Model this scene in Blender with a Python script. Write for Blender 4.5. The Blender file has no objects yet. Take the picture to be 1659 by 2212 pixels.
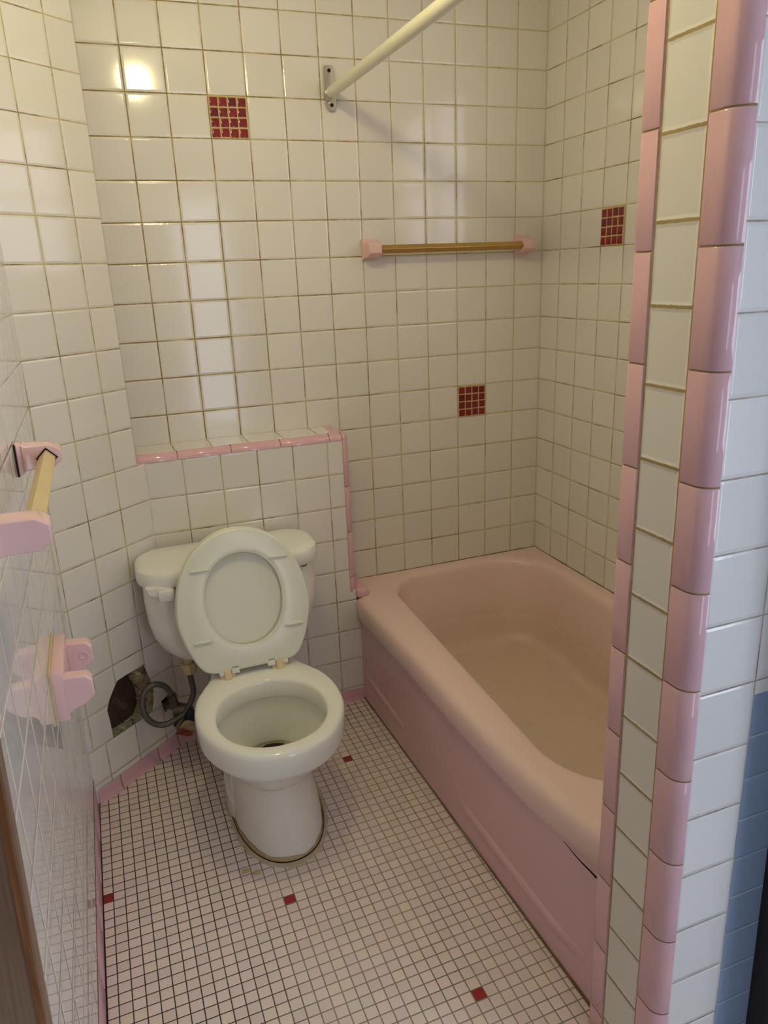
import bpy, bmesh, math, random
from mathutils import Vector, Matrix
random.seed(7)
R = math.radians
COL = bpy.context.scene.collection
P = 0.1095            # one wall tile + joint, metres
ZF = -19.57           # floor level in tile rows below the reference joint
def W(x, y, z): return Vector((x*P, y*P, (z-ZF)*P))

# ------------------------------------------------------------------ mesh helpers
class MB:
    def __init__(s): s.v = []; s.f = []; s.uv = []; s.m = []; s.sm = []
    def add(s, pts, faces, uvs=None, mi=0, smooth=False):
        o = len(s.v); s.v += [tuple(p) for p in pts]
        for i, f in enumerate(faces):
            s.f.append([o+k for k in f]); s.m.append(mi); s.sm.append(smooth)
            s.uv.append(uvs[i] if uvs else [(0, 0)]*len(f))
    def quad(s, pts, uv=None, mi=0): s.add(pts, [(0, 1, 2, 3)], [uv] if uv else None, mi)
    def loft(s, rings, closed=True, cap0=False, cap1=False, mi=0, smooth=True):
        n = len(rings[0]); pts = [p for r in rings for p in r]; fs = []
        for a in range(len(rings)-1):
            for i in range(n if closed else n-1):
                j = (i+1) % n
                fs.append((a*n+i, a*n+j, (a+1)*n+j, (a+1)*n+i))
        if cap0: fs.append(tuple(reversed(range(n))))
        if cap1: fs.append(tuple((len(rings)-1)*n+i for i in range(n)))
        s.add(pts, fs, None, mi, smooth)
    def box(s, lo, hi, bev=0.0, seg=2, mi=0, fn=None):
        bm = bmesh.new(); bmesh.ops.create_cube(bm, size=1)
        for v in bm.verts:
            v.co = Vector(((v.co.x+.5)*(hi[0]-lo[0])+lo[0], (v.co.y+.5)*(hi[1]-lo[1])+lo[1], (v.co.z+.5)*(hi[2]-lo[2])+lo[2]))
        if bev: bmesh.ops.bevel(bm, geom=bm.edges[:], offset=bev, segments=seg, affect='EDGES', profile=.5)
        s.frombm(bm, mi, fn, smooth=bev > 0)
    def frombm(s, bm, mi=0, fn=None, smooth=False):
        bm.verts.index_update()
        pts = [fn(*v.co) if fn else tuple(v.co) for v in bm.verts]
        s.add(pts, [[v.index for v in f.verts] for f in bm.faces], None, mi, smooth); bm.free()
    def tube(s, path, r, n=12, cap=True, mi=0):
        path = [Vector(p) for p in path]; rings = []; up = Vector((0, 0, 1)); prev = None
        for i, p in enumerate(path):
            t = (path[min(i+1, len(path)-1)]-path[max(i-1, 0)]).normalized()
            if prev is None:
                a = t.cross(up)
                if a.length < .05: a = t.cross(Vector((1, 0, 0)))
            else: a = prev - t*prev.dot(t)
            a.normalize(); prev = a; b = t.cross(a)
            rr = r[i] if isinstance(r, (list, tuple)) else r
            rings.append([tuple(p+(a*math.cos(2*math.pi*k/n)+b*math.sin(2*math.pi*k/n))*rr) for k in range(n)])
        s.loft(rings, True, cap, cap, mi)
    def build(s, name, mats, parent=None, sharp=35, fix=True):
        me = bpy.data.meshes.new(name); me.from_pydata(s.v, [], s.f); me.update()
        uvl = me.uv_layers.new(name='UVMap'); k = 0
        for poly, uv in zip(me.polygons, s.uv):
            for q, li in enumerate(poly.loop_indices): uvl.data[li].uv = uv[q]
        for poly, m, sm in zip(me.polygons, s.m, s.sm): poly.material_index = m; poly.use_smooth = sm
        for m in (mats if isinstance(mats, (list, tuple)) else [mats]): me.materials.append(m)
        if fix:
            bm = bmesh.new(); bm.from_mesh(me); bmesh.ops.recalc_face_normals(bm, faces=bm.faces[:]); bm.to_mesh(me); bm.free()
        if sharp: me.set_sharp_from_angle(angle=R(sharp))
        o = bpy.data.objects.new(name, me); COL.objects.link(o)
        if parent:
            o.parent = parent; o.matrix_parent_inverse = parent.matrix_world.inverted()
        return o
def thing(name, label, cat, loc, group=None):
    o = bpy.data.objects.new(name, None); COL.objects.link(o); o.location = loc
    o.empty_display_size = .05; bpy.context.view_layer.update()
    tag(o, label, cat, group); return o
def tag(o, label, cat=None, group=None, kind=None):
    o['label'] = label
    if cat: o['category'] = cat
    if group: o['group'] = group
    if kind: o['kind'] = kind
    return o
def struct(o, label=None):
    o['kind'] = 'structure'
    if label: o['label'] = label
    return o
def catmull(pts, n=8, closed=False):
    out = []; m = len(pts)
    for i in range(m if closed else m-1):
        g = (lambda k: pts[k % m]) if closed else (lambda k: pts[max(0, min(m-1, k))])
        p0, p1, p2, p3 = [Vector(g(i+k)) for k in (-1, 0, 1, 2)]
        for j in range(n):
            t = j/n
            out.append(.5*((2*p1)+(p2-p0)*t+(2*p0-5*p1+4*p2-p3)*t*t+(3*p1-p0-3*p2+p3)*t**3))
    if not closed: out.append(Vector(pts[-1]))
    return out
def cast(poly, c, angs):
    """points where rays from c at the given angles leave the closed outline"""
    out = []; n = len(poly)
    for a in angs:
        d = (math.cos(a), math.sin(a)); best = None
        for i in range(n):
            ax, ay = poly[i][0]-c[0], poly[i][1]-c[1]; bx, by = poly[(i+1) % n][0]-c[0], poly[(i+1) % n][1]-c[1]
            ex, ey = bx-ax, by-ay; den = d[0]*ey-d[1]*ex
            if abs(den) < 1e-12: continue
            t = (ax*ey-ay*ex)/den; u = (ax*d[1]-ay*d[0])/den
            if t > 0 and -1e-9 <= u <= 1+1e-9 and (best is None or t > best): best = t
        out.append((c[0]+d[0]*best, c[1]+d[1]*best))
    return out
def rrect(x0, x1, y0, y1, rs, n=10):
    """rounded rectangle; rs = radii at (x1,y1),(x0,y1),(x0,y0),(x1,y0)"""
    out = []
    for k, (cx, cy, sx, sy) in enumerate(((x1, y1, -1, -1), (x0, y1, 1, -1), (x0, y0, 1, 1), (x1, y0, -1, 1))):
        r = rs[k]
        for i in range(n+1):
            a = math.pi/2*k+math.pi/2*i/n
            out.append((cx+sx*r+r*math.cos(a), cy+sy*r+r*math.sin(a)))
    return out

# ------------------------------------------------------------------ materials
def newmat(name):
    m = bpy.data.materials.new(name); m.use_nodes = True
    return m, m.node_tree, m.node_tree.nodes['Principled BSDF']
def L(nt, a, b): nt.links.new(a, b)
def mathn(nt, op, a, b=None, c=None, clamp=False):
    n = nt.nodes.new('ShaderNodeMath'); n.operation = op; n.use_clamp = clamp
    for i, v in enumerate((a, b, c)):
        if v is None: continue
        if isinstance(v, (int, float)): n.inputs[i].default_value = v
        else: L(nt, v, n.inputs[i])
    return n.outputs[0]
def mixc(nt, fac, a, b):
    n = nt.nodes.new('ShaderNodeMix'); n.data_type = 'RGBA'
    for i, v in ((0, fac), (6, a), (7, b)):
        if isinstance(v, (int, float)): n.inputs[i].default_value = v
        elif isinstance(v, (tuple, list)): n.inputs[i].default_value = tuple(v)[:3]+(1,)
        else: L(nt, v, n.inputs[i])
    return n.outputs[2]
def noise(nt, vec, scale, detail=3, rough=.5):
    n = nt.nodes.new('ShaderNodeTexNoise'); n.inputs['Scale'].default_value = scale
    n.inputs['Detail'].default_value = detail; n.inputs['Roughness'].default_value = rough
    if vec is not None: L(nt, vec, n.inputs['Vector'])
    return n.outputs[0]
def ramp(nt, fac, lo, hi):
    n = nt.nodes.new('ShaderNodeMapRange'); n.interpolation_type = 'SMOOTHSTEP'
    L(nt, fac, n.inputs[0]); n.inputs[1].default_value = lo; n.inputs[2].default_value = hi
    return n.outputs[0]
def objpos(nt):
    n = nt.nodes.new('ShaderNodeTexCoord'); return n.outputs['Object']
def worldpos(nt):
    n = nt.nodes.new('ShaderNodeNewGeometry'); return n.outputs['Position']
def sep(nt, v):
    n = nt.nodes.new('ShaderNodeSeparateXYZ'); L(nt, v, n.inputs[0]); return n.outputs
def plain(name, col, rough=.4, metal=0, var=.06, scale=30, bump=0, spec=.5, coat=0):
    m, nt, b = newmat(name)
    p = objpos(nt); f = noise(nt, p, scale)
    c0 = tuple(max(0, c*(1-var)) for c in col); c1 = tuple(min(1, c*(1+var)) for c in col)
    L(nt, mixc(nt, f, c0, c1), b.inputs['Base Color'])
    b.inputs['Roughness'].default_value = rough; b.inputs['Metallic'].default_value = metal
    b.inputs['Specular IOR Level'].default_value = spec; b.inputs['Coat Weight'].default_value = coat
    if bump:
        bn = nt.nodes.new('ShaderNodeBump'); bn.inputs['Distance'].default_value = bump; bn.inputs['Strength'].default_value = .6
        L(nt, noise(nt, p, scale*2, 4), bn.inputs['Height']); L(nt, bn.outputs[0], b.inputs['Normal'])
    return m
def tile_mat(name, tile, gdark, glight, gw=.016, rough=.1, size=P, tilt=.0012, gbias=(.35, .65), var=.03, reds=None, wave=.00012, xgrad=None, tint=None, pill=.05, rises=.0011):
    m, nt, b = newmat(name)
    uvn = nt.nodes.new('ShaderNodeUVMap'); u, v, _ = sep(nt, uvn.outputs[0])
    fu, fv = mathn(nt, 'FRACT', u), mathn(nt, 'FRACT', v)
    cu, cv = mathn(nt, 'FLOOR', u), mathn(nt, 'FLOOR', v)
    wob = mathn(nt, 'MULTIPLY', mathn(nt, 'SUBTRACT', noise(nt, uvn.outputs[0], 9, 3), .5), gw*.9)
    du = mathn(nt, 'MINIMUM', fu, mathn(nt, 'SUBTRACT', 1, fu)); dv = mathn(nt, 'MINIMUM', fv, mathn(nt, 'SUBTRACT', 1, fv))
    d = mathn(nt, 'ADD', mathn(nt, 'MINIMUM', du, dv), wob)
    mask = ramp(nt, d, gw*.75, gw*1.25)          # 1 on the tile
    comb = nt.nodes.new('ShaderNodeCombineXYZ'); L(nt, cu, comb.inputs[0]); L(nt, cv, comb.inputs[1])
    wn = nt.nodes.new('ShaderNodeTexWhiteNoise'); wn.noise_dimensions = '2D'; L(nt, comb.outputs[0], wn.inputs['Vector'])
    r3 = sep(nt, wn.outputs['Color'])
    c0 = tuple(c*(1-var) for c in tile); c1 = tuple(min(1, c*(1+var)) for c in tile)
    tc = mixc(nt, wn.outputs['Value'], c0, c1)
    if tint: tc = mixc(nt, mathn(nt, 'MULTIPLY', ramp(nt, r3[1], .55, .95), .8), tc, tint)
    if reds:
        acc = None
        for (a, c) in reds:
            k = mathn(nt, 'MULTIPLY', mathn(nt, 'COMPARE', cu, a, .3), mathn(nt, 'COMPARE', cv, c, .3))
            acc = k if acc is None else mathn(nt, 'ADD', acc, k)
        tc = mixc(nt, acc, tc, (.30, .012, .016))
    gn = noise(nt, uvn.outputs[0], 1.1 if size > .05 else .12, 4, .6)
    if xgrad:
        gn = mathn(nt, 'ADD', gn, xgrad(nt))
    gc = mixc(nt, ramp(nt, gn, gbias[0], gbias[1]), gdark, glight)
    L(nt, mixc(nt, mask, gc, tc), b.inputs['Base Color'])
    rr = nt.nodes.new('ShaderNodeMapRange'); L(nt, mask, rr.inputs[0]); rr.inputs[3].default_value = .75; rr.inputs[4].default_value = rough
    L(nt, rr.outputs[0], b.inputs['Roughness'])
    b.inputs['Specular IOR Level'].default_value = .55
    # pillowed edges, each tile set a hair out of true, slightly wavy glaze
    hp = mathn(nt, 'MULTIPLY', ramp(nt, d, gw*.6, gw+pill), rises)
    t1 = mathn(nt, 'MULTIPLY', mathn(nt, 'SUBTRACT', fu, .5), mathn(nt, 'MULTIPLY', mathn(nt, 'SUBTRACT', r3[0], .5), tilt))
    t2 = mathn(nt, 'MULTIPLY', mathn(nt, 'SUBTRACT', fv, .5), mathn(nt, 'MULTIPLY', mathn(nt, 'SUBTRACT', r3[2], .5), tilt))
    h = mathn(nt, 'ADD', hp, mathn(nt, 'ADD', t1, t2))
    if wave: h = mathn(nt, 'ADD', h, mathn(nt, 'MULTIPLY', noise(nt, uvn.outputs[0], 1.7, 1), wave))
    bn = nt.nodes.new('ShaderNodeBump'); bn.inputs['Strength'].default_value = 1; bn.inputs['Distance'].default_value = 1
    L(nt, h, bn.inputs['Height']); L(nt, bn.outputs[0], b.inputs['Normal'])
    return m

WHITE = (.74, .71, .67)
GD, GL = (.27, .18, .05), (.56, .48, .27)
def backgrad(nt):       # the joints are dirtier towards the toilet corner
    x = sep(nt, worldpos(nt))[0]
    return mathn(nt, 'MULTIPLY_ADD', x, .22, .19)
M = {}
M['tile_back'] = tile_mat('white_wall_tile_back', WHITE, GD, GL, .017, xgrad=backgrad)
M['tile'] = tile_mat('white_wall_tile', WHITE, (.22, .15, .05), GL, .015, gbias=(.3, .6))
M['tile_left'] = tile_mat('white_wall_tile_left', (.74, .71, .69), (.36, .28, .14), (.62, .58, .48), .013, gbias=(.3, .6), rough=.035, wave=.00004, tilt=.0003)
M['tile_wing'] = tile_mat('white_wing_tile', WHITE, (.28, .18, .06), (.38, .28, .12), .022, gbias=(.3, .6))
M['tile_near'] = tile_mat('white_outer_tile', (.74, .73, .72), (.25, .2, .15), (.5, .45, .38), .013)
M['tile_blue'] = tile_mat('blue_outer_tile', (.25, .34, .49), (.34, .40, .50), (.42, .48, .56), .018, rough=.25)
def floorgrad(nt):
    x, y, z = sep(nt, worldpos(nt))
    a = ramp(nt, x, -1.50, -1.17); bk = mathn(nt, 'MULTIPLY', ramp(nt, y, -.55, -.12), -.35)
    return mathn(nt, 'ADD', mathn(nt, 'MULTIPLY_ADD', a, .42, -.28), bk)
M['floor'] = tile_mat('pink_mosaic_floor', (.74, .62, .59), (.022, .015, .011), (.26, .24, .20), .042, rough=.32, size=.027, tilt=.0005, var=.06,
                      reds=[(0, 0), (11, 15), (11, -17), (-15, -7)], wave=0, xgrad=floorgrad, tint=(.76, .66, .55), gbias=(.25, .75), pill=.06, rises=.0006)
M['pink'] = plain('pink_glazed_tile', (.70, .43, .48), .08, var=.05, scale=5)
M['pinkbase'] = plain('pink_cove_tile', (.66, .38, .44), .28, var=.05, scale=5)
M['pinkg'] = plain('joint_grout', (.30, .19, .07), .8, var=.25, scale=60)
M['porcelain_pink'] = plain('pink_ceramic', (.74, .49, .49), .1, var=.04, scale=12)
M['china'] = plain('white_vitreous_china', (.80, .80, .73), .06, var=.02, scale=6, spec=.6)
M['seat'] = plain('cream_plastic', (.76, .77, .67), .22, var=.02, scale=6)
M['seat_lid'] = plain('cream_plastic_lid', (.72, .72, .60), .3, var=.02, scale=6)
M['yellowed'] = plain('yellowed_plastic', (.74, .58, .34), .4, var=.1, scale=40)
M['lever'] = plain('white_lever_plastic', (.80, .76, .74), .25, var=.02)
M['gold'] = plain('gold_anodised_metal', (.50, .31, .09), .38, metal=.55, var=.08, scale=15)
M['goldpale'] = plain('pale_gold_metal', (.72, .58, .30), .4, metal=.35, var=.08, scale=15)
M['chrome'] = plain('worn_chrome', (.62, .61, .56), .18, metal=1, var=.1, scale=20)
M['rod'] = plain('ivory_rod_cover', (.74, .72, .58), .3, var=.05, scale=12)
M['seam'] = plain('seam_grime', (.25, .2, .1), .7)
M['black'] = plain('black_gap', (.008, .006, .005), .9)
M['hose'] = plain('grey_braided_hose', (.10, .095, .085), .35, metal=.3, var=.3, scale=90, bump=.001)
M['nut'] = plain('aged_nylon_nut', (.55, .45, .24), .5, var=.2, scale=40)
M['pipe'] = plain('tarnished_pipe', (.13, .10, .07), .45, metal=.6, var=.5, scale=60, bump=.001)
M['tagblue'] = plain('navy_tag', (.012, .016, .05), .5, var=.4, scale=40)
M['tagwhite'] = plain('stained_tag', (.45, .30, .17), .6, var=.5, scale=50)
M['tagred'] = plain('orange_tag', (.22, .035, .012), .5, var=.3, scale=40)
M['iron'] = plain('rusty_cast_iron', (.040, .022, .015), .55, var=.75, scale=35, bump=.003)
def rubble(name, lo, mid, hi):
    m, nt, b = newmat(name); p = objpos(nt); f = noise(nt, p, 38, 6, .7)
    c = mixc(nt, ramp(nt, f, .36, .54), lo, mid); c = mixc(nt, ramp(nt, noise(nt, p, 55, 4, .6), .58, .68), c, hi)
    L(nt, c, b.inputs['Base Color']); b.inputs['Roughness'].default_value = .92
    bn = nt.nodes.new('ShaderNodeBump'); bn.inputs['Distance'].default_value = .008; bn.inputs['Strength'].default_value = .9
    L(nt, f, bn.inputs['Height']); L(nt, bn.outputs[0], b.inputs['Normal']); return m
M['plaster'] = rubble('broken_plaster', (.06, .038, .02), (.34, .25, .15), (.60, .54, .44))
M['dust'] = rubble('plaster_ledge', (.05, .045, .03), (.26, .25, .17), (.48, .45, .34))
M['cavity'] = plain('dark_cavity', (.012, .009, .007), .95, var=.4, scale=20)
M['caulk'] = plain('old_caulk', (.48, .40, .27), .75, var=.22, scale=45, bump=.003)
M['sealant'] = plain('ochre_sealant', (.52, .38, .16), .6, var=.3, scale=50, bump=.002)
M['tubcaulk'] = plain('grimy_caulk', (.16, .11, .05), .8, var=.7, scale=14)
M['ceiling'] = plain('ceiling_paint', (.70, .68, .62), .8, var=.02)
M['plasterwall'] = plain('painted_wall', (.52, .52, .50), .8, var=.04)
M['fixture'] = plain('fixture_metal', (.8, .78, .7), .4)
def red_mat():
    m, nt, b = newmat('red_mosaic_glaze')
    n = nt.nodes.new('ShaderNodeNewGeometry')
    L(nt, mixc(nt, n.outputs['Random Per Island'], (.12, .006, .014), (.25, .012, .016)), b.inputs['Base Color'])
    b.inputs['Roughness'].default_value = .12; return m
M['red'] = red_mat()
M['mosaicgrout'] = plain('mosaic_grout', (.56, .42, .20), .8, var=.15, scale=60)
def wood(name, a, b_, rough=.35):
    m, nt, b = newmat(name)
    mp = nt.nodes.new('ShaderNodeMapping'); mp.inputs['Scale'].default_value = (26, 26, 1.6); L(nt, objpos(nt), mp.inputs[0])
    f = noise(nt, mp.outputs[0], 2.2, 6, .65)
    L(nt, mixc(nt, ramp(nt, f, .3, .72), a, b_), b.inputs['Base Color']); b.inputs['Roughness'].default_value = rough
    return m
M['wood'] = wood('dark_stained_wood', (.035, .016, .010), (.13, .07, .045))
M['woodedge'] = wood('orange_stained_wood', (.10, .032, .006), (.26, .10, .02), .3)
M['woodpale'] = wood('worn_wood_edge', (.17, .10, .07), (.30, .20, .15), .45)
M['woodblack'] = wood('near_black_wood', (.012, .007, .005), (.03, .018, .012), .5)
def enamel():
    m, nt, b = newmat('pink_bath_enamel')
    p = worldpos(nt); z = sep(nt, p)[2]
    base = mixc(nt, noise(nt, p, 4), (.77, .57, .53), (.80, .60, .56))
    low = mathn(nt, 'SUBTRACT', 1, ramp(nt, z, .03, .40))
    n1 = noise(nt, p, 5, 5, .6); grime = mathn(nt, 'MULTIPLY', low, ramp(nt, n1, -.3, .6))
    c1 = mixc(nt, mathn(nt, 'MULTIPLY', grime, .8), base, (.60, .49, .38))
    n2 = noise(nt, p, 26, 5, .7)
    c2 = mixc(nt, mathn(nt, 'MULTIPLY', mathn(nt, 'MULTIPLY', low, ramp(nt, n2, .52, .8)), .35), c1, (.40, .31, .20))
    L(nt, c2, b.inputs['Base Color'])
    r = nt.nodes.new('ShaderNodeMapRange'); L(nt, grime, r.inputs[0]); r.inputs[3].default_value = .16; r.inputs[4].default_value = .38
    L(nt, r.outputs[0], b.inputs['Roughness']); return m
M['enamel'] = enamel()
M['apron'] = plain('pink_apron_enamel', (.68, .44, .49), .04, var=.04, scale=5)
def emit(name, col, s):
    m = bpy.data.materials.new(name); m.use_nodes = True; nt = m.node_tree
    nt.nodes.remove(nt.nodes['Principled BSDF']); e = nt.nodes.new('ShaderNodeEmission')
    e.inputs[0].default_value = col+(1,); e.inputs[1].default_value = s
    L(nt, e.outputs[0], nt.nodes['Material Output'].inputs[0]); return m
M['lamp'] = emit('lit_globe', (1, .87, .45), 92)
M['sky1'] = emit('daylit_pane', (.73, .83, 1), 5.0)
M['sky3'] = emit('daylit_pane_narrow', (.78, .84, 1), 2.6)
M['sky2'] = emit('daylit_pane_tub', (.96, .91, 1), 1.75)
def watermat():
    m = bpy.data.materials.new('toilet_water'); m.use_nodes = True; nt = m.node_tree
    nt.nodes.remove(nt.nodes['Principled BSDF'])
    t = nt.nodes.new('ShaderNodeBsdfTransparent'); t.inputs[0].default_value = (.97, .96, .86, 1)
    g = nt.nodes.new('ShaderNodeBsdfGlossy'); g.inputs['Roughness'].default_value = .02
    fr = nt.nodes.new('ShaderNodeFresnel'); fr.inputs[0].default_value = 1.33
    mx = nt.nodes.new('ShaderNodeMixShader'); L(nt, fr.outputs[0], mx.inputs[0]); L(nt, t.outputs[0], mx.inputs[1]); L(nt, g.outputs[0], mx.inputs[2])
    L(nt, mx.outputs[0], nt.nodes['Material Output'].inputs[0]); return m
M['water'] = watermat()

# ------------------------------------------------------------------ room shell
ZC = 1.75
def slab(mb, corners, thick, uv, mi=0):
    """tiled face plus the wall's thickness behind it"""
    a, b, c, d = corners; n = (b-a).cross(d-a).normalized()*(-thick)
    q = [p+n for p in corners]
    mb.quad(corners, uv, mi)
    for f in ((q[3], q[2], q[1], q[0]), (a, q[0], q[1], b), (b, q[1], q[2], c), (c, q[2], q[3], d), (d, q[3], q[0], a)):
        mb.quad(f, None, mi)
def panel(fn, rects, uvf, thick=.08):
    mb = MB()
    for (u0, u1, v0, v1) in rects:
        cs = [(u0, v0), (u1, v0), (u1, v1), (u0, v1)]
        slab(mb, [fn(*c) for c in cs], thick, [uvf(*c) for c in cs])
    return mb

# back wall (Y = 0)
wb = struct(panel(lambda u, v: W(u, 0, v), [(-14.2, .6, ZF-.3, ZC)], lambda u, v: (u+.988+20, v+40)).build('wall_back', M['tile_back'], fix=False), 'white square-tiled wall behind the toilet and bathtub')
# right wall (X = 0) with the bathtub window
WY0, WY1, WZ0, WZ1 = -11.8, -4.9, -6.2, -.2
wr = panel(lambda u, v: W(0, u, v), [(0, WY1, ZF-.3, ZC), (WY1, WY0, ZF-.3, WZ0), (WY1, WY0, WZ1, ZC), (WY0, -13.6, ZF-.3, ZC)], lambda u, v: (-u-.979+20, v+40)).build('wall_right', M['tile'], fix=False)
struct(wr, 'white tiled wall along the bathtub')
def window(idx, fn, u0, u1, v0, v1, mat, nx, nz):
    f = MB(); t = .25
    def bar(a0, a1, b0, b1, d0=-.5, d1=.12):
        f.add([fn(a, d, b) for a in (a0, a1) for d in (d0, d1) for b in (b0, b1)],
              [(0, 1, 3, 2), (4, 6, 7, 5), (0, 4, 5, 1), (2, 3, 7, 6), (0, 2, 6, 4), (1, 5, 7, 3)])
    bar(u0, u0+t, v0, v1); bar(u1-t, u1, v0, v1); bar(u0, u1, v0, v0+t); bar(u0, u1, v1-t, v1)
    for i in range(1, nx): c = u0+(u1-u0)*i/nx; bar(c-.09, c+.09, v0, v1, -.35, -.05)
    for i in range(1, nz): c = v0+(v1-v0)*i/nz; bar(u0, u1, c-.09, c+.09, -.35, -.05)
    o = struct(f.build('window_%d' % idx, M['fixture']))
    g = MB(); g.quad([fn(u0, -.4, v0), fn(u1, -.4, v0), fn(u1, -.4, v1), fn(u0, -.4, v1)])
    g.build('pane', mat, o); return o
window(1, lambda u, d, v: W(-d, u, v), WY0, WY1, WZ0, WZ1, M['sky2'], 2, 2)

# angled corner wall left of the toilet
V3, CD = (-13.566, -1.931), (.7763, .6303); CN = (.6303, -.7763)
def CH(t, z, d=0): return W(V3[0]+CD[0]*t+CN[0]*d, V3[1]+CD[1]*t+CN[1]*d, z)
up = [(-2.5, -18), (-1.36, -18), (-1.37, -17.5), (-1.40, -17.12), (-1.28, -16.86), (-1.08, -16.62), (-.95, -16.48), (-.6, -16.46), (-.13, -16.47),
      (-.06, -16.8), (.01, -17.05), (.05, -17.4), (.0, -17.7), (-.12, -18), (.40, -18), (.36, -17.86), (.60, -17.80), (.72, -18), (.995, -18),
      (.995, -11.0), (.726, -11.0), (.726, ZC), (-2.5, ZC)]
lo = [(-2.5, ZF-.2), (.995, ZF-.2), (.995, -18), (.72, -18), (.68, -18.22), (.44, -18.28), (.40, -18), (-.12, -18), (-1.36, -18), (-2.5, -18)]
def polyface(mb, poly, du):
    from mathutils.geometry import tessellate_polygon
    tri = tessellate_polygon([[Vector((p[0], p[1], 0)) for p in poly]])
    fs = []
    for t in tri:
        (ax, ay), (bx_, by_), (cx_, cy_) = [poly[k] for k in t]
        fs.append(tuple(t) if (bx_-ax)*(cy_-ay)-(by_-ay)*(cx_-ax) > 0 else tuple(reversed(t)))
    mb.add([tuple(CH(*p)) for p in poly], fs, [[(poly[k][0]+du+20, poly[k][1]+40) for k in f] for f in fs])
    n = len(poly)          # broken tile edge going back into the wall
    for i in range(n):
        a, b = poly[i], poly[(i+1) % n]
        mb.quad([CH(*a), CH(*b), CH(b[0], b[1], -.12), CH(a[0], a[1], -.12)], [(.5, .5)]*4)
mb = MB(); polyface(mb, up, 0); polyface(mb, lo, -.39)
wc = struct(mb.build('wall_corner', M['tile'], fix=False), 'angled white tiled wall with a broken-out opening, left of the toilet')
cav = MB()
t0, t1, za, zb, dd = -1.7, .98, -16.2, -18.55, -1.0
cav.quad([CH(t0, zb, dd), CH(t1, zb, dd), CH(t1, za, dd), CH(t0, za, dd)])
cav.quad([CH(t0, zb, -.13), CH(t1, zb, -.13), CH(t1, zb, dd), CH(t0, zb, dd)]); cav.quad([CH(t0, za, -.13), CH(t1, za, -.13), CH(t1, za, dd), CH(t0, za, dd)])
cav.quad([CH(t0, zb, -.13), CH(t0, za, -.13), CH(t0, za, dd), CH(t0, zb, dd)]); cav.quad([CH(t1, zb, -.13), CH(t1, za, -.13), CH(t1, za, dd), CH(t1, zb, dd)])
tag(cav.build('pipe_cavity', M['cavity'], wc), 'dark cavity behind the broken tiles')
# reveal from the angled wall back to the back wall above the ledge
mb = MB(); e0 = (-13.0, -1.473)
mb.quad([W(e0[0], e0[1], -11), W(-13.35, 0, -11), W(-13.35, 0, ZC), W(e0[0], e0[1], ZC)], [(0, 29), (1.4, 29), (1.4, 41), (0, 41)])
struct(mb.build('wall_recess', M['tile'], fix=False))

# left wall, leaning a touch
def LW(y, z, d=0): return W(-15.12+.013*(z+9)+.01*(-3.2-y)+d, y, z)
wl = struct(panel(lambda u, v: LW(u, v), [(-14.6, -2.9, ZF-.2, ZC)], lambda u, v: (-u-3.196+20, v+40), .06).build('wall_left', M['tile_left'], fix=False), 'white tiled left wall seen edge-on with towel bar and paper holder')

# ledge wall behind the toilet
mb = MB(); x0, x1, yf, zt = -13.1, -7.33, -1.3, -10.8
def lf(x, z): return ((x+12.85)/1.012+20, (z+12)/1.014+40)
mb.quad([W(x0, yf, ZF-.2), W(-7.15, yf, ZF-.2), W(-7.15, yf, -15.7), W(x0, yf, -15.7)], [lf(x0, ZF-.2), lf(-7.15, ZF-.2), lf(-7.15, -15.7), lf(x0, -15.7)])
mb.quad([W(-7.15, yf, ZF-.2), W(-6.9, yf, ZF-.2), W(-6.9, yf, -16.6), W(-7.15, yf, -16.6)], [lf(-7.15, ZF-.2), lf(-6.9, ZF-.2), lf(-6.9, -16.6), lf(-7.15, -16.6)])
mb.quad([W(x0, yf, -15.7), W(x1, yf, -15.7), W(x1, yf, -11), W(x0, yf, -11)], [lf(x0, -15.7), lf(x1, -15.7), lf(x1, -11), lf(x0, -11)])
tp = lambda x, y: (x+.988+20, (y+1.14)/1.15+.0)
mb.quad([W(x0, -1.12, zt), W(-7.58, -1.12, zt), W(-7.58, 0, zt), W(x0, 0, zt)], [tp(x0, -1.12), tp(-7.58, -1.12), tp(-7.58, 0), tp(x0, 0)])
mb.quad([W(-7.15, -1.3, ZF-.2), W(-7.15, 0, ZF-.2), W(-7.15, 0, -11), W(-7.15, -1.12, -11)], [(0, 20), (1, 20), (1, 29), (0, 29)])
ledge = struct(mb.build('wall_ledge', M['tile'], fix=False), 'low tiled wall with a ledge top behind the toilet')

def arc(n=8): return [(math.sin(math.pi/2*i/n), math.cos(math.pi/2*i/n)) for i in range(n+1)]
def trimrun(name, joints, sect, mats, closed=False, gap=.022, dep=.016):
    """run of trim pieces; sect(s) gives the outline points at station s"""
    mb = MB()
    for a, b in zip(joints[:-1], joints[1:]):
        sg = 1 if b > a else -1; g = gap/2*sg; e = .02*sg
        st = [a+g, a+g+e, b-g-e, b-g]
        rings = [[tuple(p) for p in sect(s, .012 if k in (0, 3) else 0)] for k, s in enumerate(st)]
        mb.loft(rings, closed, False, False)
    if len(mats) > 1:
        for a in joints[1:-1]:
            mb.loft([[tuple(p) for p in sect(a-gap, dep)], [tuple(p) for p in sect(a+gap, dep)]], closed, mi=1)
    return mb.build(name, list(mats), fix=False, sharp=50)
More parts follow.
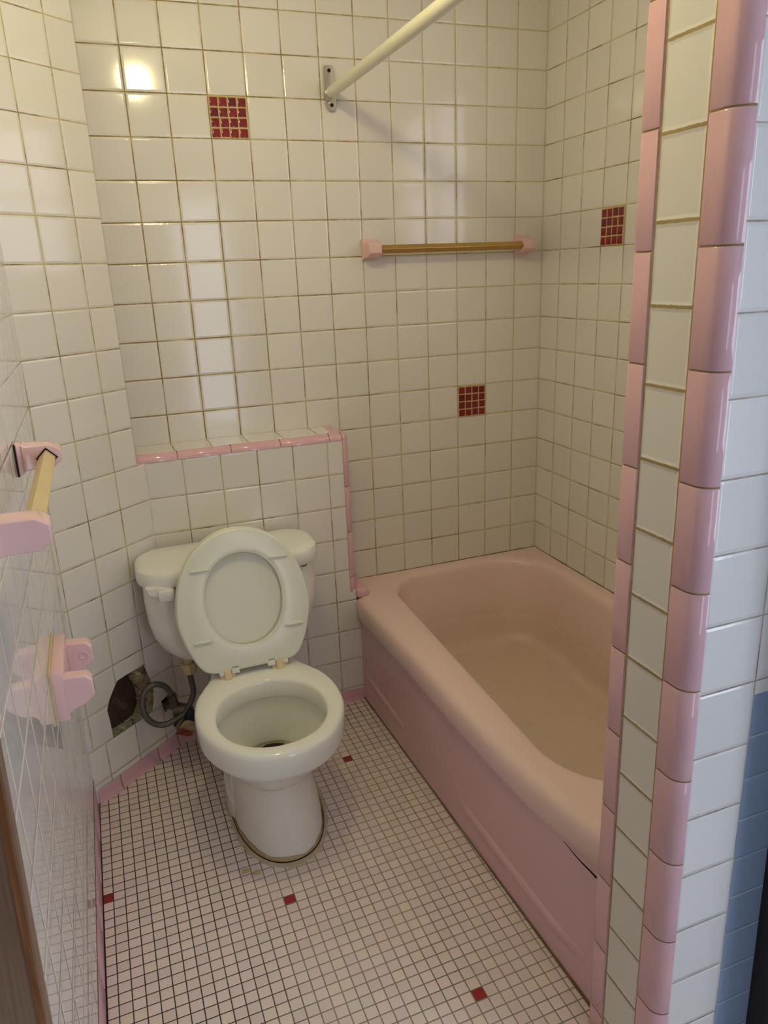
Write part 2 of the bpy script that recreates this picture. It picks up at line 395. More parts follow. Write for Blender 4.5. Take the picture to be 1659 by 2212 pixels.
# quarter-round bead along the ledge front, its return and its vertical
r = .2
def s_front(x, d): return [W(x, -1.12-(r-d)*s_, -11+(r-d)*c_) for s_, c_ in arc()]
struct(trimrun('trim_1', [-13.08, -11.945, -10.503, -9.128, -7.70, -7.33], s_front, (M['pink'], M['pinkg'])), 'pink rounded bead along the front of the ledge')
def s_ret(y, d): return [W(-7.58, y, -10.8-d)]+[W(-7.33+(r-d)*s_, y, -11+(r-d)*c_) for s_, c_ in arc()]
mb = MB(); mb.loft([[tuple(p) for p in s_ret(y, 0)] for y in (-1.12, -.6, 0)], False)
sph = [[tuple(W(-7.33+r*math.sin(a)*math.sin(b), -1.12-r*math.sin(a)*math.cos(b), -11+r*math.cos(a))) for b in [math.pi/2*k/6 for k in range(7)]] for a in [math.pi/2*(k+.01)/6 for k in range(7)]]
mb.loft(sph, False)
mb.quad([W(-7.70, -1.12, -10.799), W(-7.33, -1.12, -10.799), W(-7.33, -.9, -10.799), W(-7.58, -.9, -10.799)])
struct(mb.build('trim_2', M['pink'], fix=False), 'pink bullnose return on the right end of the ledge')
def s_vert(z, d): return [W(-7.33+(r-d)*s_, -1.12-(r-d)*c_, z) for s_, c_ in arc()]
struct(trimrun('trim_3', [-11.0, -12.405, -13.836, -15.292, -15.78], s_vert, (M['pink'], M['pinkg'])), 'pink rounded bead down the right edge of the ledge wall')
mb = MB(); mb.box((-7.17, -1.42, -16.0), (-6.76, -.01, -15.70), .10, 4, fn=lambda x, y, z: tuple(W(x, y, z)))
struct(mb.build('trim_4', M['pink']), 'short pink bead lying on the bathtub rim')

# cove baseboards
def cove(name, A, B, joints, n, zt, label, foot=.09):
    A, B, n = Vector(A), Vector(B), Vector(n)
    prof = [(.015, zt), (.03, zt-.03), (.035, ZF+.18), (.05, ZF+.08), (foot, ZF+.02), (foot+.015, ZF)]
    def sect(s, d):
        p = A.lerp(B, s); return [W(p.x+n.x*(o-d), p.y+n.y*(o-d), z) for o, z in prof]
    return struct(trimrun(name, joints, sect, (M['pinkbase'], M['pinkg']), gap=.012 if abs(joints[1]-joints[0]) > .3 else .006, dep=.006), label)
cA = (V3[0]+CD[0]*-2.12, V3[1]+CD[1]*-2.12); cB = (V3[0]+CD[0]*.97, V3[1]+CD[1]*.97)
cove('baseboard_corner', (*cA, 0), (*cB, 0), [0, .245, .68, .93, 1.0], (*CN, 0), -19.16, 'pink cove baseboard along the angled wall')
cove('baseboard_back', (-12.85, -1.3, 0), (-7.08, -1.3, 0), [0, .08, .33, .58, .855, 1.0], (0, -1, 0), -19.16, 'pink cove baseboard behind the toilet')
mb = MB(); ys = [-3.3, -4.75, -6.2, -7.62, -9.05, -10.5, -11.9, -13.3]
def s_left(y, d): return [LW(y, z, o-d) for o, z in ((.008, -18.75), (.016, -18.79), (.02, ZF+.25), (.025, ZF+.09), (.035, ZF+.02), (.045, ZF))]
struct(trimrun('baseboard_left', ys, s_left, (M['pinkbase'], M['pinkg']), gap=.016, dep=.006), 'pink cove baseboard along the left wall')
mb = MB(); mb.quad([LW(-3.25, ZF+.012, .04), LW(-13.3, ZF+.012, .04), LW(-13.3, ZF+.012, .085), LW(-3.25, ZF+.012, .06)])
struct(mb.build('trim_5', M['cavity'], fix=False), 'dark grout line at the foot of the left baseboard')

# floor: sheet mosaic, slightly out of square
R2 = (-11.286, -8.315); EX, EY = (.2515, .0053), (.0024, -.2437)
det = EX[0]*EY[1]-EX[1]*EY[0]
def fuv(x, y):
    dx, dy = x-R2[0], y-R2[1]
    return ((dx*EY[1]-dy*EY[0])/det+.5, (EX[0]*dy-EX[1]*dx)/det+.5)
cs = [(-17, -20), (1, -20), (1, .5), (-17, .5)]
mb = MB(); slab(mb, [W(x, y, ZF) for x, y in cs], .1, [fuv(*c) for c in cs])
struct(mb.build('floor', M['floor'], fix=False), 'pinkish one-inch mosaic floor with scattered red tiles')
mb = MB(); slab(mb, [W(x, y, ZF-.02) for x, y in [(-24, -40), (6, -40), (6, -20), (-24, -20)]], .1, None or [(0, 0)]*4)
struct(mb.build('floor_outer', M['wood'], fix=False))
mb = MB(); slab(mb, [W(x, y, ZC) for x, y in [(-24, .5), (6, .5), (6, -40), (-24, -40)]], .1, [(0, 0)]*4)
struct(mb.build('ceiling', M['ceiling'], fix=False), 'plain painted ceiling')

# wing wall beside the bathtub, leaning like the rest of the old room
def SH(x, y, z):
    k = -(z+3.995); return W(x-.013*k, y-.024*k, z)
zs = [ZC, ZF-.1]
mb = MB()
def strip(pts, uvf):
    for (xa, ya), (xb, yb) in zip(pts[:-1], pts[1:]):
        mb.quad([SH(xb, yb, zs[1]), SH(xa, ya, zs[1]), SH(xa, ya, zs[0]), SH(xb, yb, zs[0])], [uvf(xb, yb, zs[1]), uvf(xa, ya, zs[1]), uvf(xa, ya, zs[0]), uvf(xb, yb, zs[0])])
strip([(-6.70, -12.9), (-6.70, -14.05)], lambda x, y, z: ((y+13.168)/-.766+20, z+3.995+40))
strip([(.3, -12.9), (-6.70, -12.9)], lambda x, y, z: (x, z+40))
wing = struct(mb.build('wall_wing', M['tile_wing'], fix=False), 'tiled wing wall at the near end of the bathtub')
mb = MB(); nf = lambda x, z: ((x+6.478)/1.003+20, z+4.06+40)
ys_ = -14.375
for (xa, xb, z0, z1) in ((-6.5, -5.475, -18.93, ZC), (-5.475, 3.5, -12.28, ZC)):
    mb.quad([SH(xa, ys_, z0), SH(xb, ys_, z0), SH(xb, ys_, z1), SH(xa, ys_, z1)], [nf(xa, z0), nf(xb, z0), nf(xb, z1), nf(xa, z1)])
struct(mb.build('wall_near', M['tile_near'], fix=False), 'daylit white tiled face of the wing wall towards the camera')
mb = MB(); bf = lambda x, z: ((x+5.475)/1.6, (z+12.28)/.712+40)
for (xa, xb, z0, z1, yo) in ((-5.46, 3.5, ZF-.1, -12.29, .02), (-6.3, -5.46, ZF-.1, -18.94, .0)):
    mb.quad([SH(xa, ys_+yo, z0), SH(xb, ys_+yo, z0), SH(xb, ys_+yo, z1), SH(xa, ys_+yo, z1)], [bf(xa, z0), bf(xb, z0), bf(xb, z1), bf(xa, z1)])
struct(mb.build('wall_blue', M['tile_blue'], fix=False), 'blue tiled wainscot at the far right edge')
J = [5.5]+[-(.92+1.414*n)-3.995 for n in range(-4, 12)]
J = [z for z in J if ZF < z < ZC]; J = [ZC]+sorted(J, reverse=True)+[ZF]
def s_w1(z, d):
    o = -.02+d
    return [SH(-6.55, -12.78+d, z)]+[SH(-6.70+o+.07-.07*math.sin(a), -12.85-.0+.07*math.cos(a)-d, z) for a in [math.pi/2*k/5 for k in range(6)]]+[SH(-6.70+o, -13.14, z), SH(-6.695, -13.148, z)]
struct(trimrun('trim_6', J, s_w1, (M['pink'], M['pinkg'])), 'narrow pink trim up the bathtub edge of the wing wall')
J2 = [-(.90+1.414*n)-3.995 for n in range(-4, 12)]; J2 = [ZC]+sorted([z for z in J2 if ZF < z < ZC], reverse=True)+[ZF]
def s_w2(z, d):
    o = -.02+d; rr = .235
    return [SH(-6.695, -13.952, z), SH(-6.70+o, -13.96, z), SH(-6.70+o, -14.17, z)]+[SH(-6.70+o+rr-rr*math.cos(a), -14.17-rr*math.sin(a)+d*math.sin(a), z) for a in [math.pi/2*k/9 for k in range(1, 10)]]+[SH(-6.475, -14.37, z)]
struct(trimrun('trim_7', J2, s_w2, (M['pink'], M['pinkg'])), 'wide pink bullnose up the near corner of the wing wall')

# door casings
def DX(z): return -15.0+.036*(z+12.5)
mb = MB()
def prism(mb, y0, y1, x_in, mi, bev=.03):
    rings = [[tuple(W(DX(z)+x, y, z)) for x, y in ((-.6, y0), (x_in-bev, y0), (x_in, y0-bev), (x_in, y1+bev), (x_in-bev, y1), (-.6, y1))] for z in (ZF, -10, ZC)]
    mb.loft(rings, True, True, True, mi, smooth=False)
dr = bpy.data.objects.new('door_1', None); COL.objects.link(dr); dr.location = W(-15.2, -15, ZF); bpy.context.view_layer.update()
struct(dr, 'dark wood door frame at the lower left edge')
prism(mb, -13.9, -14.42, 0, 0); tag(mb.build('casing_edge', M['woodpale'], dr), 'worn brown edge of the door casing')
mb = MB(); prism(mb, -14.36, -14.62, .05, 0, .07); tag(mb.build('bead', M['woodedge'], dr), 'orange stained wooden bead')
mb = MB(); prism(mb, -14.6, -17.6, .0, 0, .05); tag(mb.build('jamb', M['wood'], dr), 'dark stained wooden jamb')
mb = MB(); mb.box((-4.92, -15.6, ZF), (-3.2, -14.42, ZC), 0, fn=lambda x, y, z: tuple(W(x, y, z)))
struct(mb.build('door_2', M['woodblack']), 'dark wood door edge at the lower right corner')

# space behind the camera: the doorway lets daylight in
mb = MB()
def wallq(a, b, z0=ZF-.1, z1=ZC): slab(mb, [W(a[0], a[1], z0), W(b[0], b[1], z0), W(b[0], b[1], z1), W(a[0], a[1], z1)], .05, [(0, 0)]*4)
wallq((-24, -17.4), (-15.6, -17.4)); struct(mb.build('wall_outer_left', M['plasterwall'], fix=False))
mb = MB(); wallq((-24, -40), (-24, -17)); struct(mb.build('wall_outer_far', M['plasterwall'], fix=False))
mb = MB(); XR = 3.0; A0, A1, B0, B1 = -33, -24, -15.5, -1.0
for (ya, yb, z0, z1) in ((-14.5, A1, ZF, ZC), (A0, -34, ZF, ZC), (A1, A0, ZF, B0), (A1, A0, B1, ZC)): wallq((XR, ya), (XR, yb), z0, z1)
struct(mb.build('wall_outer_right', M['plasterwall'], fix=False))
mb = MB(); C0, C1 = -7.9, -3.7
wallq((6, -34), (C1, -34)); wallq((C0, -34), (-24, -34)); wallq((C1, -34), (C0, -34), -1.2, ZC); wallq((C1, -34), (C0, -34), ZF, -17); struct(mb.build('wall_outer_back', M['plasterwall'], fix=False))
window(2, lambda u, d, v: W(XR-d, u, v), A0, A1, B0, B1, M['sky1'], 2, 2)
window(3, lambda u, d, v: W(u, -34+d, v), C0, C1, -17, -1.2, M['sky3'], 1, 2)

# ------------------------------------------------------------------ red mosaic insets (part of the walls)
def inset(parent, fn, u0, v0, label):
    """one tile place filled with a 4 x 4 mosaic; fn(u, v, out)"""
    g = MB(); e = .004
    g.add([fn(u0+a, v0+b, d) for d in (0, .024) for a, b in ((e, e), (1-e, e), (1-e, 1-e), (e, 1-e))], [(4, 5, 6, 7), (0, 1, 5, 4), (1, 2, 6, 5), (2, 3, 7, 6), (3, 0, 4, 7)])
    for i in range(4):
        for j in range(4):
            a, b = .034+i*.2385+random.uniform(-.006, .006), .034+j*.2385+random.uniform(-.006, .006); w = .202
            tx, ty = random.uniform(-.006, .006), random.uniform(-.006, .006)
            rings = []
            for (ins, d) in ((0, .01), (0, .028), (.010, .033), (.026, .035)):
                rings.append([tuple(fn(u0+a+x, v0+b+y, d+tx*(x/w-.5)+ty*(y/w-.5))) for x, y in ((ins, ins), (w-ins, ins), (w-ins, w-ins), (ins, w-ins))])
            g.loft(rings, True, False, True, 1)
    return tag(g.build('mosaic_inset', [M['mosaicgrout'], M['red']], parent, sharp=60), label)
inset(wb, lambda u, v, d: W(u, -d, v), -.988-9, -3, 'red mosaic square high on the back wall above the toilet')
inset(wb, lambda u, v, d: W(u, -d, v), -.988-2, -11, 'red mosaic square low on the back wall above the bathtub')
inset(wr, lambda u, v, d: W(-d, -u, v), .979+2, -6, 'red mosaic square on the right wall')

# ------------------------------------------------------------------ bathtub
tub = thing('bathtub', 'pink alcove bathtub with grimy basin along the right wall', 'bathtub', W(-3.4, -6.3, ZF))
LIP = [(.0, -7.12), (-1.30, -7.12), (-1.36, -7.20), (-2.5, -7.16), (-5, -7.07), (-7.3, -7.02), (-9.5, -6.94), (-10.7, -6.87), (-11.6, -6.75), (-12.4, -6.60), (-12.85, -6.52)]
def lerp_t(tab, y):
    for (ya, xa), (yb, xb) in zip(tab[:-1], tab[1:]):
        if y >= yb: return xa+(xb-xa)*(ya-y)/(ya-yb)
    return tab[-1][1]
YS = [0]+[-1.28, -1.31, -1.36]+[-1.36-(12.9-1.36)*i/36 for i in range(1, 37)]
def outer(dx): return [(-.005, -.005)]+[(lerp_t(LIP, y)+dx, y-.005 if y == 0 else y) for y in YS]+[(-.005, -12.9)]
def apron_x(y): return -7.06+.033*(-1.33-y)
TC = (-3.5, -6.4)
corner_pts = [(-.005, -.005), (-7.12, -.005), (-6.5, -12.9), (-.005, -12.9)]
angs = sorted([2*math.pi*i/220 for i in range(220)]+[math.atan2(p[1]-TC[1], p[0]-TC[0]) % (2*math.pi) for p in corner_pts])
def ring(poly, z): return [tuple(W(x, y, z)) for x, y in cast(poly, TC, angs)]
def inner(e):          # basin opening, e = growth outwards
    p = rrect(-5.86-e, -.52+e, -11.85-e, -.47+e, (1.7+e, 1.3+e, 1.9+e, 1.9+e), 14)
    return [(x-.025*(-1.9-y)*max(0, min(1, (-x-3)/2.5)), y) for x, y in p]
def bfloor(e):
    return rrect(-5.05-e, -1.05+e, -11.0-e, -1.35+e, (1.3, 1.1, 1.4, 1.4), 14)
def mixp(pa, pb, t): 
    a, b = cast(pa, TC, angs), cast(pb, TC, angs)
    return [(x0+(x1-x0)*t, y0+(y1-y0)*t) for (x0, y0), (x1, y1) in zip(a, b)]
rz = -15.95
mb = MB(); rings = [ring(outer(.06), -16.70), ring(outer(.02), -16.62), ring(outer(0), -16.5), ring(outer(-.01), -16.3), ring(outer(.01), -16.15), ring(outer(.06), -16.05), ring(outer(.14), -15.985), ring(outer(.26), rz),
                    ring(inner(.30), rz), ring(inner(.17), -15.965), ring(inner(.08), -16.0), ring(inner(.02), -16.07), ring(inner(-.02), -16.17), ring(inner(-.05), -16.32)]
for t, z in ((.25, -16.95), (.5, -17.55), (.75, -18.1), (.9, -18.4)): rings.append([tuple(W(x, y, z)) for x, y in mixp(inner(-.05), bfloor(.12), t)])
rings += [ring(bfloor(.08), -18.56), ring(bfloor(-.05), -18.67), ring(bfloor(-.3), -18.72)]
ctr = [(TC[0]+(x-TC[0])*.3, TC[1]+(y-TC[1])*.3) for x, y in cast(bfloor(-.3), TC, angs)]
rings.append([tuple(W(x, y, -18.76)) for x, y in ctr])
mb.loft(rings, True, False, True); mb.build('basin', M['enamel'], tub, sharp=60)
mb = MB(); ap = []
ay = [-1.305-(12.95-1.305)*i/60 for i in range(61)]
for z in (-16.62, -16.8, -17.2, -18.0, -18.9, ZF):
    rw = []
    for y in ay:
        x = apron_x(y); top = max(x, lerp_t(LIP, y)+.05); f = max(0, min(1, (z-ZF)/(-16.6-ZF)))
        rw.append(tuple(W(x+(top-x)*f, y, z)))
    ap.append(rw)
mb.loft(ap, False); mb.build('apron', M['apron'], tub, sharp=60, fix=False)
mb = MB(); mb.tube([W(min(apron_x(y), lerp_t(LIP, y))-.012+.02*math.sin(y*9)*0, y, -16.64-.012*math.sin(y*7)) for y in [-11.9-.05*i for i in range(20)]], [.0006+.0016*i/19 for i in range(20)], 6); tag(mb.build('gap', M['black'], tub), 'dark gap under the rim at the near end')
def rib(ya, yb, za, zb, h):
    mb = MB(); rings = []; n = 30
    for i in range(n+1):
        t = i/n; y = ya+(yb-ya)*t; z = za+(zb-za)*t+.06*math.sin(math.pi*t)*0
        k = math.sin(math.pi*min(1, max(0, t)))**.5*h if 0 < t < 1 else .001
        x = apron_x(y)+.012+(max(apron_x(y), lerp_t(LIP, y)+.05)-apron_x(y))*max(0, (z-ZF)/(-16.6-ZF))
        rings.append([tuple(W(x-k*math.cos(a), y, z+.15*math.sin(a))) for a in [math.pi*(j/8-.5) for j in range(9)]])
    mb.loft(rings, False); return mb.build('apron_rib', M['apron'], tub, sharp=0, fix=False)
rib(-1.4, -4.6, -18.62, -18.80, .06); rib(-7.6, -12.7, -18.80, -18.83, .075)
mb = MB(); pth = [W(apron_x(y)-.015, y, ZF+.012) for y in ay]
mb.tube(pth, [.0016+.0018*max(0, (i-35)/25)+.0008*random.random() for i in range(len(pth))], 6); tag(mb.build('caulk', M['tubcaulk'], tub), 'dark grimy caulk along the foot of the tub')
mb = MB(); pts = [W(-7.0+7.0*i/40, -.02, -15.96) for i in range(41)]+[W(-.02, -12.7*i/40, -15.96) for i in range(1, 41)]
mb.tube(pts, [.0016+.0016*random.random() for _ in pts], 6); tag(mb.build('caulk', M['tubcaulk'], tub), 'yellowed mouldy caulk where the rim meets the tiles')

# ------------------------------------------------------------------ toilet
toi = thing('toilet', 'white two-piece toilet with raised seat against the ledge wall', 'toilet', W(-10.95, -5, ZF))
def tank_ring(hx, y0, y1, z, rf=.62, rb=.4, cx=-11.07):
    rb = min(.75, (y1-y0)*.36) if hx > 1.9 else rb
    return [tuple(W(x, y, z)) for x, y in rrect(cx-hx, cx+hx, y0, y1, (rb, rb, rf, rf), 8)]
mb = MB(); mb.loft([tank_ring(*a) for a in ((2.25, -3.32, -1.62, -13.66), (2.27, -3.34, -1.62, -14.3), (2.24, -3.32, -1.62, -14.9), (2.15, -3.27, -1.64, -15.35), (1.99, -3.18, -1.68, -15.72), (1.72, -3.05, -1.75, -16.02, .5), (1.4, -2.9, -1.85, -16.2, .45), (1.05, -2.75, -1.95, -16.28, .3))], True, True, True)
tank = mb.build('tank', M['china'], toi)
mb = MB(); mb.loft([tank_ring(*a) for a in ((2.30, -3.42, -1.55, -13.76, .72), (2.36, -3.47, -1.52, -13.74, .75), (2.385, -3.5, -1.5, -13.66, .78), (2.385, -3.5, -1.5, -13.48, .78), (2.36, -3.47, -1.52, -13.37, .76), (2.30, -3.41, -1.56, -13.315, .72), (2.18, -3.28, -1.66, -13.29, .62), (1.6, -2.9, -2.0, -13.285, .4))], True, True, True)
mb.build('tank_lid', M['china'], toi)
mb = MB()
def LV(x, y, z): return tuple(W(x, y, z))
out = [(-13.27, -13.63), (-12.98, -13.64), (-12.62, -13.74), (-12.575, -13.83), (-12.62, -14.05), (-12.70, -14.08), (-13.0, -13.90), (-13.24, -13.79)]
def lring(e, y):
    cx, cz = -12.92, -13.8; return [LV(cx+(x-cx)*e, y, cz+(z-cz)*e) for x, z in out]
mb.loft([lring(.9, -3.3), lring(1, -3.42), lring(1, -3.52), lring(.9, -3.58)], True, True, True)
mb.box((-13.0, -3.66, -14.02), (-12.6, -3.5, -13.72), .06, fn=LV)
tag(mb.build('flush_lever', M['lever'], toi), 'white plastic flush lever')
mb = MB()
for rr, m_, yy in ((.115, 0, -3.345), (.085, 1, -3.352), (.05, 0, -3.358)):
    mb.add([LV(-9.22+rr*math.cos(a), yy, -13.70+rr*1.15*math.sin(a)) for a in [2*math.pi*k/24 for k in range(24)]], [list(range(24))], None, m_)
tag(mb.build('bolt_cover', [M['pipe'], M['nut']], toi, fix=False), 'small round dark fitting on the tank')

BC = (-10.93, -5.9)
bang = [2*math.pi*i/96 for i in range(96)]
half = [(0, -8.10), (.45, -8.05), (.85, -7.87), (1.2, -7.54), (1.48, -7.09), (1.66, -6.6), (1.72, -6.1), (1.70, -5.6), (1.58, -5.1), (1.36, -4.66), (1.16, -4.3), (1.07, -3.9), (1.04, -3.3), (1.0, -2.7)]
fullr = catmull([(x, y, 0) for x, y in half[:-1]], 5)
rimp = [(p.x-10.93, p.y) for p in fullr]+[(-9.93, -2.7), (-11.93, -2.7)]+[(-p.x-10.93, p.y) for p in reversed(fullr[1:])]
def sc(poly, s, dy=0): return [(BC[0]+(x-BC[0])*s, BC[1]+(y-BC[1])*s+dy) for x, y in poly]
def oval(w, yf, yb, n=2.2, cx=-10.93):
    cy = (yf+yb)/2; hy = (yb-yf)/2; o = []
    for i in range(120):
        a = 2*math.pi*i/120; c, s_ = math.cos(a), math.sin(a)
        o.append((cx+w*math.copysign(abs(c)**(2/n), c), cy+hy*math.copysign(abs(s_)**(2/n), s_)))
    return o
def br(poly, z, c=BC): return [tuple(W(x, y, z)) for x, y in cast(poly, c, bang)]
rings = [br(oval(1.09, -7.27, -3.0, 2.2, -10.89), ZF+.06), br(oval(1.08, -7.25, -3.0, 2.2, -10.89), -19.3), br(oval(1.03, -7.15, -2.95, 2.2, -10.9), -18.8), br(oval(.97, -7.04, -2.9), -18.2), br(oval(.93, -6.98, -2.8), -17.75),
         br(oval(1.03, -7.12, -2.8), -17.4), br(oval(1.22, -7.38, -2.75), -17.12), br(oval(1.45, -7.70, -2.7, 2.1), -16.88), br(sc(rimp, .93), -16.72), br(sc(rimp, .965), -16.66), br(sc(rimp, .985), -16.62), br(sc(rimp, .998), -16.54), br(rimp, -16.3), br(rimp, -16.12), br(sc(rimp, .99), -16.05), br(sc(rimp, .965), -16.005), br(sc(rimp, .93), -15.99)]
def iov(w, yf, yb): return oval(w, yf, yb, 2.1, -10.95)
rings += [br(iov(1.33, -7.78, -4.90), -15.99), br(iov(1.28, -7.73, -4.95), -16.02), br(iov(1.255, -7.70, -4.98), -16.08), br(iov(1.24, -7.69, -5.0), -16.44), br(iov(1.27, -7.72, -4.97), -16.5), br(iov(1.33, -7.75, -4.9), -16.54), br(iov(1.31, -7.74, -4.9), -16.75),
          br(iov(1.2, -7.55, -4.93), -17.1), br(iov(1.02, -7.25, -4.98), -17.45), br(iov(.84, -6.95, -5.02), -17.75), br(iov(.62, -6.55, -5.05), -17.98), br(iov(.3, -6.1, -5.2), -18.06)]
mb = MB(); mb.loft(rings, True, True, True); bowl = mb.build('bowl', M['china'], toi, sharp=50)
mb = MB(); mb.add([tuple(W(x, y, -17.72)) for x, y in cast(iov(.88, -7.0, -4.98), (-10.95, -5.95), bang)], [list(range(96))]); tag(mb.build('water', M['water'], bowl, fix=False), 'still water in the bowl')
mb = MB(); hole = catmull([(-11.34, -5.62, 0), (-10.95, -5.5, 0), (-10.58, -5.28, 0), (-10.50, -5.04, 0), (-10.68, -4.95, 0), (-11.0, -5.05, 0), (-11.30, -5.28, 0)], 6, True)
mb.add([tuple(W(p.x, p.y, -17.80)) for p in hole], [list(range(len(hole)))]); tag(mb.build('drain', M['cavity'], bowl, fix=False), 'dark drain opening under the water')
# foot flange with bolt cap on the left side
mb = MB(); mb.loft([[tuple(W(x, y, z)) for x, y in oval(w, -5.9, -3.3, 2.4, -11.35)] for w, z in ((.72, ZF+.04), (.70, ZF+.5), (.55, ZF+.62))], True, True, True); mb.build('foot', M['china'], toi)
mb = MB(); mb.loft([[tuple(W(-11.80+rr*math.cos(a), -5.1+rr*math.sin(a), z)) for a in [2*math.pi*k/20 for k in range(20)]] for rr, z in ((.16, -18.98), (.16, -18.5), (.13, -18.35), (.05, -18.3))], True, True, True); tag(mb.build('bolt_cap', M['china'], toi), 'white bolt cap on the toilet foot')
def wob(poly, amp): 
    out = []
    for i, (x, y) in enumerate(poly):
        k = amp*(math.sin(i*.9)+math.sin(i*2.3+1)+random.uniform(-.7, .7))*.5; d = math.hypot(x-BC[0], y-BC[1]); out.append((x+(x-BC[0])/d*k, y+(y-BC[1])/d*k))
    return out
f0 = [(x, y) for x, y in cast(oval(1.11, -7.29, -3.0, 2.2, -10.89), BC, bang)]
mb = MB(); mb.loft([[tuple(W(x, y, ZF+.001)) for x, y in wob(sc(f0, 1.10), .05)], [tuple(W(x, y, ZF+.035)) for x, y in wob(sc(f0, 1.07), .03)], [tuple(W(x, y, ZF+.05)) for x, y in sc(f0, 1.03)], [tuple(W(x, y, ZF+.03)) for x, y in sc(f0, .985)]]); tag(mb.build('caulk_bead', M['caulk'], toi), 'lumpy beige caulk smeared round the toilet foot')
hk, hv = [], .1
for i in range(96):
    hv = max(.075, min(.2, hv+random.uniform(-.035, .035))); hk.append(hv)
mb = MB(); mb.loft([[tuple(W(x, y, ZF+.06)) for x, y in sc(f0, 1.004)], [tuple(W(x, y, ZF+.07)) for x, y in sc(f0, 1.006)], [tuple(W(x, y, ZF+hk[i])) for i, (x, y) in enumerate(sc(f0, .993))]]); tag(mb.build('sealant', M['sealant'], toi), 'ochre sealant residue along the foot of the bowl')
mb = MB(); mb.loft([[tuple(W(x, y, ZF+.052)) for x, y in sc(f0, 1.022)], [tuple(W(x, y, ZF+.062)) for x, y in sc(f0, .98)]]); tag(mb.build('gap', M['black'], toi), 'dark crack between the foot and the caulk')

# raised seat and lid, built flat and then tipped against the tank
TH = R(13); SH_, SV = Vector((-11.0, -4.38, -15.75)), Vector((0, math.sin(TH), math.cos(TH))); SN = Vector((1, 0, 0)).cross(SV)   # SN points to the camera side
def ST(u, v, w): p = SH_+Vector((u, 0, 0))+SV*v+SN*w; return tuple(W(p.x, p.y, p.z))
hs = [(0, 3.47), (.35, 3.43), (.74, 3.27), (1.12, 2.97), (1.40, 2.55), (1.58, 2.05), (1.65, 1.6), (1.66, 1.3), (1.6, .95), (1.48, .55), (1.30, .17), (1.13, -.02), (.85, -.09), (0, -.09)]
hc = catmull([(x, y, 0) for x, y in hs[:-1]], 5)+[Vector((0, -.09, 0))]
so = [(p.x, p.y) for p in hc]+[(-p.x, p.y) for p in reversed(hc[1:-1])]
sc_ = (0, 1.66); sang = [2*math.pi*i/96+.01 for i in range(96)]
ho = oval(.97, .49, 2.85, 2.15, 0.02)
def so_(e): return [(x*e, sc_[1]+(y-sc_[1])*e) for x, y in so]
def SR(poly, w): return [ST(x, y, w) for x, y in cast(poly, sc_, sang)]
def hg(e): return [(x*e, sc_[1]+(y-sc_[1])*e) for x, y in ho]
mb = MB(); mb.loft([SR(hg(1.0), 0), SR(hg(.985), .06), SR(hg(1.0), .11), SR(hg(1.03), .125), SR(hg(1.1), .13), SR(so_(.96), .13), SR(so_(.985), .12), SR(so_(.998), .09), SR(so_(1.0), .04), SR(so_(.99), 0), SR(hg(1.0), 0)])
seat = mb.build('seat', M['seat'], toi, sharp=45)
for (u, v) in ((-.98, 2.56), (.995, 2.6), (-1.13, .785), (1.17, .815)):
    mb = MB(); mb.box((u-.235, v-.035, .11), (u+.235, v+.035, .19), .03, fn=ST); mb.build('bumper', M['seat'], seat)
mb = MB(); mb.loft([SR(so_(.2), -.085), SR(hg(.8), -.08), SR(hg(1.05), -.05), SR(so_(.99), -.045), SR(so_(1.008), -.065), SR(so_(1.01), -.12), SR(so_(.98), -.16), SR(so_(.5), -.18)], True, True, True)
tag(mb.build('seat_lid', M['seat_lid'], toi, sharp=45), 'cream closed lid showing through the raised seat ring')
for u in (-.64, .68):
    mb = MB(); sgn = 1 if u > 0 else -1
    mb.box((u-.19, -.30, -.1), (u+.19, -.17, .08), .02, fn=ST, mi=0); mb.box((u-.09, -.33, -.05), (u+.09, -.02, .17), .03, fn=ST, mi=0)
    mb.box((u+sgn*.13-.08, -.17, -.08), (u+sgn*.13+.10, .0, .12), .03, fn=ST, mi=1); mb.box((u-sgn*.2-.10, -.16, -.08), (u-sgn*.2+.10, .05, .13), .02, fn=ST, mi=1)
    tag(mb.build('hinge', [M['yellowed'], M['seat']], toi), 'yellowed plastic seat hinge')

# ------------------------------------------------------------------ towel bars
def diamond(a, b, ax1, ax2, r, mb, mi=0):
    e = [(1, 0), (0, 1), (-1, 0), (0, -1)]
    pts = []
    for (x, y) in e:
        for k in ((x*.93-y*.07, y*.93+x*.07), (x*.93+y*.07, y*.93-x*.07))[::-1]: pts.append(k)
    rg = [[tuple(c+(ax1*x+ax2*y)*r) for x, y in pts] for c in (a, b)]
    mb.loft(rg, True, True, True, mi, smooth=False)
def post(mb, fn, base, arm, depth, tip):
    """fn(s, out, z): s along the bar; base=(s0,s1,z0,z1) plate, arm=(s0,s1,z0,z1)"""
    def rect(b, e, o): return [tuple(fn(s, o, z)) for s, z in ((b[0]+e, b[2]+e), (b[1]-e, b[2]+e), (b[1]-e, b[3]-e), (b[0]+e, b[3]-e))]
    def rect2(b, e, ez, o): return [tuple(fn(s, o, z)) for s, z in ((b[0]+e, b[2]+ez), (b[1]-e, b[2]+ez), (b[1]-e, b[3]-ez), (b[0]+e, b[3]-ez))]
    mb.loft([rect(base, 0, 0), rect(base, 0, .07), rect(base, .03, .10), rect(arm, -.02, .13), rect(arm, 0, .18), rect(arm, 0, depth-tip), rect2(arm, .015, .07, depth-.05), rect2(arm, .02, .115, depth)], True, True, True, smooth=False)
    return mb
def bevelled(o, w=.0016):
    m_ = o.modifiers.new('b', 'BEVEL'); m_.width = w; m_.segments = 2; m_.limit_method = 'ANGLE'; m_.angle_limit = R(25)
